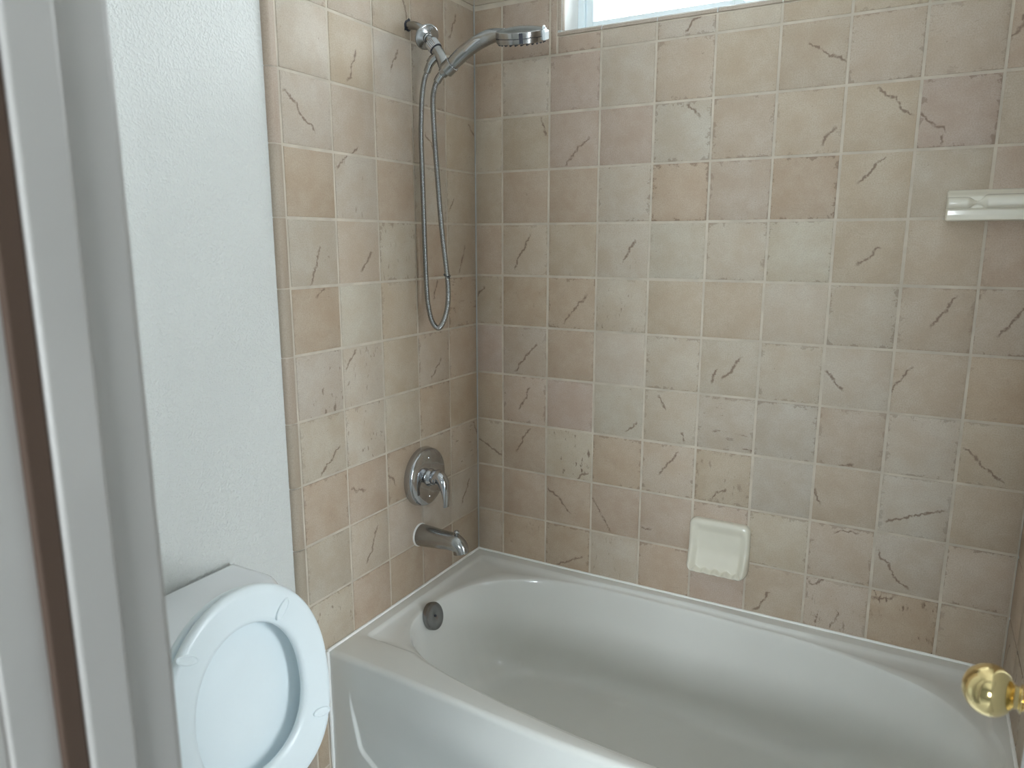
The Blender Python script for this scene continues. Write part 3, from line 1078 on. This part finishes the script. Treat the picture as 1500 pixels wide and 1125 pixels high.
# side outlet
e0 = b0 + ax * .016
mb.tube([e0, e0 + Vector((-.018, -.004, -.012)), e0 + Vector((-.028, -.005, -.022))], [.011, .0115, .011], 20)
brk = mb.build('bracket_body', M_NICKEL, t, angle=50)
hd = Vector((.040, 0, .026)).normalized()       # direction of the held handle
hb = Vector(S(.128, -.083))
# open cradle ring
mb = MB()
u1 = Vector((0, 1, 0)); w1 = hd.cross(u1)
rings = []
for k in range(33):
    a = math.radians(-150 + 300 * k / 32 + 90 * 0)
    dirv = -(w1 * math.cos(a) + u1 * math.sin(a)) if w1.z > 0 else (w1 * math.cos(a) + u1 * math.sin(a))
    c = hb + hd * .004
    ring_ = []
    for rr, dz in ((.0162, -.013), (.0205, -.013), (.0205, .013), (.0162, .013)):
        ring_.append(c + dirv * rr + hd * dz)
    rings.append(ring_)
mb.loft(rings)
mb.build('cradle', M_NICKEL, t, bevel=(.001, 2))

# ------------------------------------------------------------------ hand shower
t = thing('hand_shower', 'chrome hand shower with wide round head resting in the bracket', 'shower head', S(.128, -.083))
mb = MB()
hp = catmull([hb - hd * .022, hb - hd * .004, S(.150, -.069), S(.180, -.050), S(.215, -.034), S(.248, -.0245), S(.275, -.0215), S(.300, -.0235)], 7)
nh = len(hp)
rad = [.0135 + (.0185 - .0135) * sstep(0, .35, i / (nh - 1)) - .0045 * sstep(.65, 1, i / (nh - 1)) for i in range(nh)]
mb.tube(hp, rad, 28, side=(0, 1, 0), flat=[(1 + .35 * sstep(.7, 1, i / (nh - 1)), 1) for i in range(nh)])
hand = mb.build('handle', M_NICKEL, t)
mb = MB()
gp = hp[int(nh * .30):int(nh * .78)]
mb.tube([Vector(p) + Vector((.006, -.0105, -.001)) for p in gp], [.0085 * math.sin(math.pi * (i + .5) / len(gp)) + .001 for i in range(len(gp))], 16)
mb.build('grip_inlay', M_CHROME, hand)
nrm = (Vector((0, 0, 1)) + .37 * Vector((.48, -.877, 0)) - .085 * right).normalized()
hc = Vector(S(.346, -.0330))
R1 = .0635
mb = MB()
mb.lathe(hc, nrm, [(.0005, R1 * .995), (.002, R1), (.013, R1 * .985), (.0145, R1 * .965), (.0185, R1 * .70), (.0215, R1 * .40), (.0225, .001)], 64, cap0=False)
mb.lathe(hc, nrm, [(-.0008, R1 * .995), (-.011, R1 * .985), (-.0125, R1 * .955), (-.0128, R1 * .90)], 64, cap0=False, cap1=False)
mb.build('head_shell', M_NICKEL, t, angle=30)
mb = MB(); mb.lathe(hc, nrm, [(-.001, R1 * .98), (.001, R1 * .98)], 64); mb.build('seam', M_DARK, t)
mb = MB()
mb.lathe(hc - nrm * .0118, -nrm, [(-.001, R1 * .95), (.0, R1 * .93), (.003, R1 * .60), (.0042, R1 * .2), (.0042, .001)], 48, cap0=False)
hu = nrm.orthogonal().normalized(); hw = nrm.cross(hu)
for rr, cnt in ((.90, 26), (.72, 20), (.52, 14), (.32, 8)):
    for k in range(cnt):
        a = 2 * math.pi * k / cnt
        p = hc - nrm * (.0118 + .002 * (1 - rr)) + (hu * math.cos(a) + hw * math.sin(a)) * R1 * rr
        mb.lathe(p, -nrm, [(0, .0027), (.0035, .0022), (.0044, .0012)], 8, mi=1)
mb.build('spray_face', [M_SPRAY, M_DARK], t)


def on_rim(px_right, h, out=0.0):
    """point on the side band facing the room, given the offset along the view's right axis"""
    r_ax = (right - nrm * right.dot(nrm)).normalized()
    f_ax = r_ax.cross(nrm)
    if f_ax.dot(fwd) > 0:
        f_ax = -f_ax
    s_ = px_right / R1
    c_ = math.sqrt(max(0, 1 - s_ * s_))
    d = r_ax * s_ + f_ax * c_
    return hc + d * (R1 + out) + nrm * h, d


mb = MB()
for h0, h1 in ((-.0105, .0125),):
    quad = []
    for pr_ in (-.0065, -.0020, .0025):
        a, d = on_rim(pr_, h0, .0007); b, _ = on_rim(pr_, h1, .0002)
        quad.append((a, b, a - d * .003, b - d * .003))
    mb.loft([[q[0], q[1], q[3], q[2]] for q in quad])
mb.build('dark_inset', M_DARK, t, smooth=False)
# milky spray selector tab with an eyelet
pc, d = on_rim(.0565, 0, .002)
sd = d.cross(nrm).normalized()
mb = MB()
mb.loft([[pc + sd * (sx_ * .0115) + nrm * (zz) + d * (oo) for zz, oo in ((-.010, -.004), (-.010, .0035), (.010, .0045), (.0125, .001), (.0125, -.006))] for sx_ in (-1, -.8, .8, 1)])
tab = mb.build('selector_tab', M_CLEAR, t, bevel=(.0015, 2)); tab['label'] = 'milky white selector tab'
mb = MB()
ec = pc + nrm * .0165 - sd * .004 - d * .002
if (sd.dot(right)) < 0:
    ec = pc + nrm * .0165 + sd * .004 - d * .002
mb.loft([[ec + (sd * math.cos(a) + nrm * math.sin(a)) * (.0045 + .0022 * math.cos(b)) + d * (.0022 * math.sin(b)) for b in [2 * math.pi * k / 10 for k in range(10)]] for a in [2 * math.pi * j / 24 for j in range(24)]], loop=True)
mb.build('eyelet', M_CLEAR, tab)

# ------------------------------------------------------------------ shower hose
t = thing('shower_hose', 'ribbed metal shower hose hanging in a long loop', 'hose', S(.076, -.775))
eo = e0 + Vector((-.026, -.005, -.020))
ea = hb - hd * .020
hpts = [eo - Vector((0, 0, Z0)), (.059, -.335, -.090), (.049, -.334, -.112), (.040, -.333, -.160), (.0345, -.332, -.248), (.036, -.332, -.356), (.038, -.332, -.484), (.0405, -.332, -.610), (.0445, -.332, -.690), (.056, -.332, -.745), (.0785, -.333, -.768),
        (.100, -.335, -.748), (.115, -.336, -.705), (.1185, -.337, -.651), (.113, -.338, -.590), (.101, -.339, -.484), (.091, -.339, -.358), (.084, -.339, -.251), (.081, -.339, -.164), (.087, -.338, -.128), (.100, -.336, -.106), ea - Vector((0, 0, Z0))]
hpts = [Vector((p[0], p[1], p[2] + Z0)) for p in hpts]
path = catmull(hpts, 60)
# resample evenly, two rings per rib
cum = [0.0]
for a, b in zip(path[:-1], path[1:]):
    cum.append(cum[-1] + (b - a).length)
tot = cum[-1]
pitch = 0.0034
n = int(tot / pitch * 4)
res, rr, j = [], [], 0
for i in range(n + 1):
    s_ = tot * i / n
    while j < len(cum) - 2 and cum[j + 1] < s_:
        j += 1
    q = (s_ - cum[j]) / max(1e-9, cum[j + 1] - cum[j])
    res.append(path[j].lerp(path[j + 1], q))
    rr.append((.0077, .0071, .0062, .0071)[i % 4])
mb = MB(); mb.tube(res, rr, 14)
mb.build('ribbed_tube', M_NICKEL, t, angle=80)


def ferrule(name, i0, i1, r):
    m_ = MB()
    seg = [res[k] for k in range(i0, i1, 3)]
    q = len(seg)
    m_.tube(seg, [r * (.82 if k in (0, q - 1) else 1.0) for k in range(q)], 20)
    return m_.build(name, M_NICKEL, t)


ferrule('end_nut', 2, 34, .0095)
ferrule('end_nut', n - 34, n - 2, .0100)
# black cable tie on the right strand
k0 = min(range(n // 2, n), key=lambda k: abs(res[k].z - (Z0 - .620)))
tc = res[k0]
mb = MB()
tn = Vector((.42, -.15, .9)).normalized()
tu = tn.orthogonal().normalized(); tw = tn.cross(tu)
mb.loft([[tc + (tu * math.cos(a) + tw * math.sin(a)) * (.0090 + r_) + tn * z_ for r_, z_ in ((-.0006, -.0011), (.0007, -.0011), (.0007, .0011), (-.0006, .0011))] for a in [2 * math.pi * k / 24 for k in range(24)]], loop=True)
mb.tube([tc + Vector((.007, -.004, -.003)), tc + Vector((.0135, -.006, -.0075))], .0012, 8)
o = mb.build('cable_tie', M_DARK, t); o['label'] = 'thin black cable tie'

# ------------------------------------------------------------------ valve
VY = -0.318
VZ = Z0 - 1.2215
t = thing('shower_valve', 'round chrome mixer valve plate with curved lever above the tub spout', 'faucet', (0, VY, VZ))
mb = MB()
mb.lathe((-.001, VY, VZ), (1, 0, 0), [(0, .0895), (.003, .0905), (.021, .0875), (.0245, .0855), (.0262, .082), (.0290, .055), (.0300, .034), (.0302, .030)], 72, cap1=True)
mb.build('escutcheon', M_CHROME, t, angle=35)
mb = MB()
mb.lathe((.026, VY, VZ), (1, 0, 0), [(0, .027), (.006, .0265), (.010, .024), (.016, .0215), (.017, .019), (.020, .0185), (.0205, .021), (.030, .0215)], 48)
mb.build('sleeve', M_CHROME, t, angle=35)
mb = MB(); mb.lathe((.0265, VY, VZ), (1, 0, 0), [(.0162, .0198), (.0185, .0198)], 40); mb.build('gap_ring', M_DARK, t)
mb = MB()
lv = catmull([(.044, VY, VZ + .001), (.056, VY, VZ + .006), (.068, VY - .001, VZ + .0035), (.079, VY - .002, VZ - .011), (.086, VY - .003, VZ - .034), (.0885, VY - .003, VZ - .058), (.087, VY - .003, VZ - .082)], 8)
nl = len(lv)
lr = [.0225 - .0035 * sstep(0, .4, i / (nl - 1)) - .0085 * sstep(.35, 1.0, i / (nl - 1)) for i in range(nl)]
lf = [(1 + .15 * sstep(.4, 1, i / (nl - 1)), 1 - .48 * sstep(.3, 1, i / (nl - 1))) for i in range(nl)]
mb.tube(lv, lr, 28, side=(0, 1, 0), flat=lf)
mb.build('lever', M_CHROME, t)
for a in (-1, 1):
    mb = MB(); mb.lathe((.0262, VY + a * .0, VZ + a * .060), (1, 0, 0), [(-.002, .0042), (.0012, .0042), (.0022, .003)], 16); mb.build('screw', M_CHROME, t)

# ------------------------------------------------------------------ tub spout
t = thing('tub_spout', 'chrome tub spout with diverter knob just above the tub rim', 'faucet', (0, -.337, Z0 - 1.403))
TY = -.337
mb = MB()
sp = catmull([(.003, TY, -1.403), (.035, TY, -1.4025), (.075, TY, -1.402), (.108, TY, -1.4005), (.132, TY, -1.4035), (.146, TY, -1.414), (.151, TY, -1.430)], 8)
sp = [Vector((p.x, p.y, p.z + Z0)) for p in sp]
ns = len(sp)
sr = [.0335 - .0065 * sstep(0, .55, i / (ns - 1)) - .0022 * sstep(.6, 1, i / (ns - 1)) for i in range(ns)]
mb.tube(sp, sr, 32, side=(0, 1, 0), flat=[(1.0 - .1 * sstep(.5, 1, i / (ns - 1)), 1.0) for i in range(ns)])
mb.build('spout_body', M_NICKEL, t)
mb = MB(); mb.lathe((-.002, TY, Z0 - 1.403), (1, 0, 0), [(0, .0355), (.004, .0362), (.007, .0345)], 40); o = mb.build('caulk_ring', M_CAULK, t); o['label'] = 'white caulk ring'
mb = MB(); mb.lathe((.134, TY, Z0 - 1.381), (.08, 0, 1), [(-.004, .0035), (.006, .0035), (.008, .0068), (.0115, .0085), (.0155, .0082), (.0185, .005), (.019, .001)], 24)
mb.build('diverter_knob', M_CHROME, t)
mb = MB(); mb.lathe(sp[-1], (sp[-1] - sp[-3]), [(-.001, .0205), (.0003, .0205), (.0003, .016), (-.004, .014)], 24, cap0=False); mb.build('outlet', M_DARK, t)


# ------------------------------------------------------------------ ceramic pieces on the back wall
def relief(name, mat, parent, x0, x1, z0, z1, hfun, r=.012, nu=90, nv=70):
    """glazed relief on the back wall: rounded rectangle, front at -hfun(u, v)"""
    mb = MB()
    cx_, cz_ = (x0 + x1) / 2, (z0 + z1) / 2
    hx, hz = (x1 - x0) / 2, (z1 - z0) / 2
    v, f = [], []
    us = [0.5 - 0.5 * math.cos(math.pi * i / nu) for i in range(nu + 1)]
    us = [.55 * a + .45 * i / nu for i, a in enumerate(us)]
    vs = [0.5 - 0.5 * math.cos(math.pi * i / nv) for i in range(nv + 1)]
    vs = [.55 * a + .45 * i / nv for i, a in enumerate(vs)]
    for jv, b in enumerate(vs):
        for iu, a in enumerate(us):
            x, z = (2 * a - 1) * hx, (2 * b - 1) * hz
            # round the corners
            ex, ez = abs(x) - (hx - r), abs(z) - (hz - r)
            if ex > 0 and ez > 0:
                m_ = max(ex, ez); l_ = math.hypot(ex, ez)
                k = m_ / l_
                ex, ez = ex * k, ez * k
                x = math.copysign(hx - r + ex, x); z = math.copysign(hz - r + ez, z)
            v.append((cx_ + x, -hfun(a, b), cz_ + z))
    W = nu + 1
    for jv in range(nv):
        for iu in range(nu):
            f.append((jv * W + iu, jv * W + iu + 1, (jv + 1) * W + iu + 1, (jv + 1) * W + iu))
    border = [i for i in range(nu)] + [j * W + nu for j in range(nv)] + [nv * W + i for i in range(nu, 0, -1)] + [j * W for j in range(nv, 0, -1)]
    o_ = len(v)
    for i in border:
        v.append((v[i][0], 0.0005, v[i][2]))
    nb = len(border)
    for k in range(nb):
        k2 = (k + 1) % nb
        f.append((border[k], border[k2], o_ + k2, o_ + k))
    f.append(tuple(o_ + k for k in range(nb - 1, -1, -1)))
    mb.add(v, f)
    return mb.build(name, mat, parent, angle=70)


def edge_round(a, b, wx, wz, ra, rb):
    """1 inside, falling to 0 on the border with a rounded shoulder"""
    dx = min(a, 1 - a) * wx
    dz = min(b, 1 - b) * wz
    kx = 1 if dx > ra else math.sqrt(max(0, 1 - (1 - dx / ra) ** 2))
    kz = 1 if dz > rb else math.sqrt(max(0, 1 - (1 - dz / rb) ** 2))
    return min(kx, kz)


SDX0, SDX1, SDZ0, SDZ1 = .735, .907, Z0 - 1.470, Z0 - 1.314


def dish_h(a, b):
    wx, wz = SDX1 - SDX0, SDZ1 - SDZ0
    er = edge_round(a, b, wx, wz, .013, .013)
    x = a * wx; z = b * wz
    frame = .021 + .029 * sstep(.55, .04, b)
    d = min(x, wx - x) - .008
    top = (wz - z) - .010
    scal = .0036 * math.cos((a - .5) * wx / .0150 * math.pi * 1.0)
    low = z - (.0100 + scal)
    hollow = sstep(.0, .022, d) * sstep(0, .030, top) * sstep(-.0025, .0055, low)
    inner = .0105 + .021 * sstep(.46, .10, b) ** 1.4
    h = frame * (1 - hollow) + inner * hollow
    lipx = .006 * sstep(.22, .05, b) * (1 - hollow)
    return (h + lipx) * (.40 + .60 * er)


t = thing('soap_dish', 'cream ceramic recessed soap dish low on the back wall above the tub', 'soap dish', ((SDX0 + SDX1) / 2, 0, SDZ0))
relief('dish', M_CREAM, t, SDX0, SDX1, SDZ0, SDZ1, dish_h, .022, 120, 110)

SHX0, SHX1, SHZ0, SHZ1 = 1.292, 1.508, Z0 - .483, Z0 - .411


def shelf_h(a, b):
    wx, wz = SHX1 - SHX0, SHZ1 - SHZ0
    x = a * wx
    er = edge_round(a, b, wx, wz, .006, .005)
    notch = abs(x - .061)
    thin = sstep(.0, .020, notch)                  # waist of the front lip
    right_part = sstep(.061, .075, x)
    c = .565 + .035 * right_part
    half = (.05 + .125 * thin + .04 * right_part * thin)
    bulge = math.sqrt(max(0, 1 - ((b - c) / half) ** 2)) if abs(b - c) < half else 0
    base = .040 - .022 * sstep(.74, 1.0, b)
    low = -.006 * sstep(.42, .34, b) + .004 * sstep(.2, .0, b)
    end = 1.0
    return (base + low + .016 * bulge ** .8 * (.35 + .65 * thin) * end) * (.35 + .65 * er)


t = thing('soap_shelf', 'long cream ceramic shelf with a pinched rounded lip high on the back wall', 'shelf', (SHX0, 0, SHZ0))
relief('shelf_body', M_CREAM, t, SHX0, SHX1, SHZ0, SHZ1, shelf_h, .007, 160, 90)

# ------------------------------------------------------------------ toilet
TYC = -1.203
t = thing('toilet', 'white toilet with lid and seat raised beside the tub', 'toilet', (.30, TYC, 0))


def egg(n, x0, x1, hw, back=2.6, front=2.0, mid=.48):
    """outline in (x forward, y sideways); x0 rear, x1 front"""
    out = []
    xm = x0 + (x1 - x0) * mid
    for k in range(n):
        a = 2 * math.pi * k / n
        c, s_ = math.cos(a), math.sin(a)
        e = front if c > 0 else back
        cc = math.copysign(abs(c) ** (2 / e), c)
        ss = math.copysign(abs(s_) ** (2 / e), s_)
        out.append((xm + cc * ((x1 - xm) if c > 0 else (xm - x0)), ss * hw))
    return out


mb = MB()
rings = []
for z, x0, x1, hw in ((0, .12, .55, .105), (.02, .12, .55, .105), (.06, .14, .53, .095), (.16, .16, .50, .092), (.24, .16, .55, .112), (.30, .15, .63, .145), (.345, .14, .675, .164), (.365, .135, .685, .168), (.372, .14, .680, .164)):
    rings.append([(x, TYC + y, z) for x, y in egg(56, x0, x1, hw, 1.9, 2.0, .58)])
for z, x0, x1, hw in ((.372, .26, .63, .118), (.364, .265, .625, .114), (.30, .29, .60, .10), (.22, .33, .54, .07), (.20, .38, .48, .03)):
    rings.append([(x, TYC + y, z) for x, y in egg(56, x0, x1, hw)])
mb.loft(rings)
bowl = mb.build('bowl', M_PORC, t, angle=55)
# tank


def tank_ring(z, x1, hw, r, x0=0.002):
    out = [(x0, TYC - hw, z), (x0, TYC - hw * .5, z), (x0, TYC, z), (x0, TYC + hw * .5, z), (x0, TYC + hw, z)]
    n_ = 10
    for k in range(n_ + 1):
        a = math.radians(90 - 90 * k / n_)
        out.append((x1 - r + r * math.cos(a), TYC + hw - r * .75 + r * .75 * math.sin(a), z))
    for k in range(n_ + 1):
        a = math.radians(-90 * k / n_)
        out.append((x1 - r + r * math.cos(a), TYC - hw + r * .75 + r * .75 * math.sin(a), z))
    return out


mb = MB()
mb.loft([tank_ring(z, x1, hw, .075) for z, x1, hw in ((.365, .145, .150), (.376, .155, .158), (.42, .162, .162), (.60, .165, .172), (.722, .168, .178))])
mb.build('tank', M_PORC, t, angle=60)
mb = MB()
mb.loft([tank_ring(z, x1, hw, .085, x0) for z, x1, hw, x0 in ((.722, .172, .186, .001), (.726, .178, .190, .0), (.744, .179, .191, .0), (.750, .177, .189, .001), (.753, .172, .184, .004), (.754, .163, .175, .010))])
tl = mb.build('tank_lid', M_PORC, t, angle=60)

# raised seat and lid: plane rising from the hinge, leaning back on the tank
H0 = Vector((.281, TYC, .404))
up = Vector((-.046, 0, .428)).normalized()
nf = Vector((up.z, 0, -up.x))                     # towards the front
side = Vector((0, 1, 0))


def sp_(s, v, h):
    return H0 + side * s + up * v + nf * h


def outline(n, hw, v0, v1, back, front, mid):
    return [(y, x) for x, y in egg(n, v0, v1, hw, back, front, mid)]


NS = 96
o1 = outline(NS, .187, .0, .428, 2.9, 2.05, .48)
i1 = outline(NS, .119, .075, .356, 2.3, 2.1, .47)
mb = MB()
rings = []
for k in range(NS):
    a, b = o1[k], i1[k]

    def q(f, h):
        return sp_(a[0] + (b[0] - a[0]) * f, a[1] + (b[1] - a[1]) * f, h)
    rings.append([q(0.0, .002), q(.02, .0065), q(.07, .010), (q(.20, .0108)), q(.5, .0100), q(.82, .0085), q(.95, .0065), q(1, .001), q(.99, -.004), q(.93, -.0075), q(.5, -.0095), q(.08, -.0075), q(.015, -.004)])
mb.loft(rings, loop=True)
seat = mb.build('seat', M_SEAT, t, angle=60); seat['label'] = 'white seat ring raised upright'
for s_, v_, rot in ((.090, .353, 42), (-.119, .357, -28), (.150, .104, -18), (-.150, .104, 18)):
    mb = MB()
    ca_, sa_ = math.cos(math.radians(rot)), math.sin(math.radians(rot))
    rg = []
    for f, h in ((1.0, .0090), (.97, .0125), (.86, .0132), (.78, .0120), (.5, .0124), (.02, .0126)):
        rg.append([sp_(s_ + (.0235 * math.cos(a) * ca_ - .0095 * math.sin(a) * sa_) * f, v_ + (.0235 * math.cos(a) * sa_ + .0095 * math.sin(a) * ca_) * f, h)
                   for a in [2 * math.pi * k / 32 for k in range(32)]])
    mb.loft(rg)
    mb.build('bumper', M_SEAT, seat)
o2 = outline(NS, .180, .004, .420, 2.9, 2.05, .48)
mb = MB()
rings = []
for f, h in ((1.0, -.026), (.992, -.0225), (.97, -.0215), (.93, -.0225), (.88, -.0285), (.6, -.0325), (.3, -.033), (.02, -.0332)):
    rings.append([sp_(p[0] * f, .214 + (p[1] - .214) * f, h) for p in o2])
front_n = len(rings)
back = []
for f, h in ((1.0, -.030), (.985, -.0345), (.95, -.0365), (.5, -.040), (.02, -.041)):
    back.append([sp_(p[0] * f, .214 + (p[1] - .214) * f, h) for p in o2])
mb.loft(rings[::-1] + back)
mb.build('lid', M_SEAT, t, angle=60)
for s_ in (-.075, .075):
    mb = MB(); mb.lathe(sp_(s_ - .022, -.004, -.010), (0, 1, 0), [(0, .009), (.002, .011), (.042, .011), (.044, .009)], 24)
    mb.box(H0.x - .02, H0.x + .012, TYC + s_ - .018, TYC + s_ + .018, .368, .402)
    mb.build('hinge', M_SEAT, t)
mb = MB(); mb.lathe((.178, TYC - .12, .67), (1, 0, 0), [(-.004, .012), (.010, .012), (.012, .010)], 24)
mb.tube([(.186, TYC - .12, .67), (.190, TYC - .10, .668), (.192, TYC - .07, .662)], [.006, .0055, .0045], 14)
mb.build('flush_lever', M_CHROME, t)
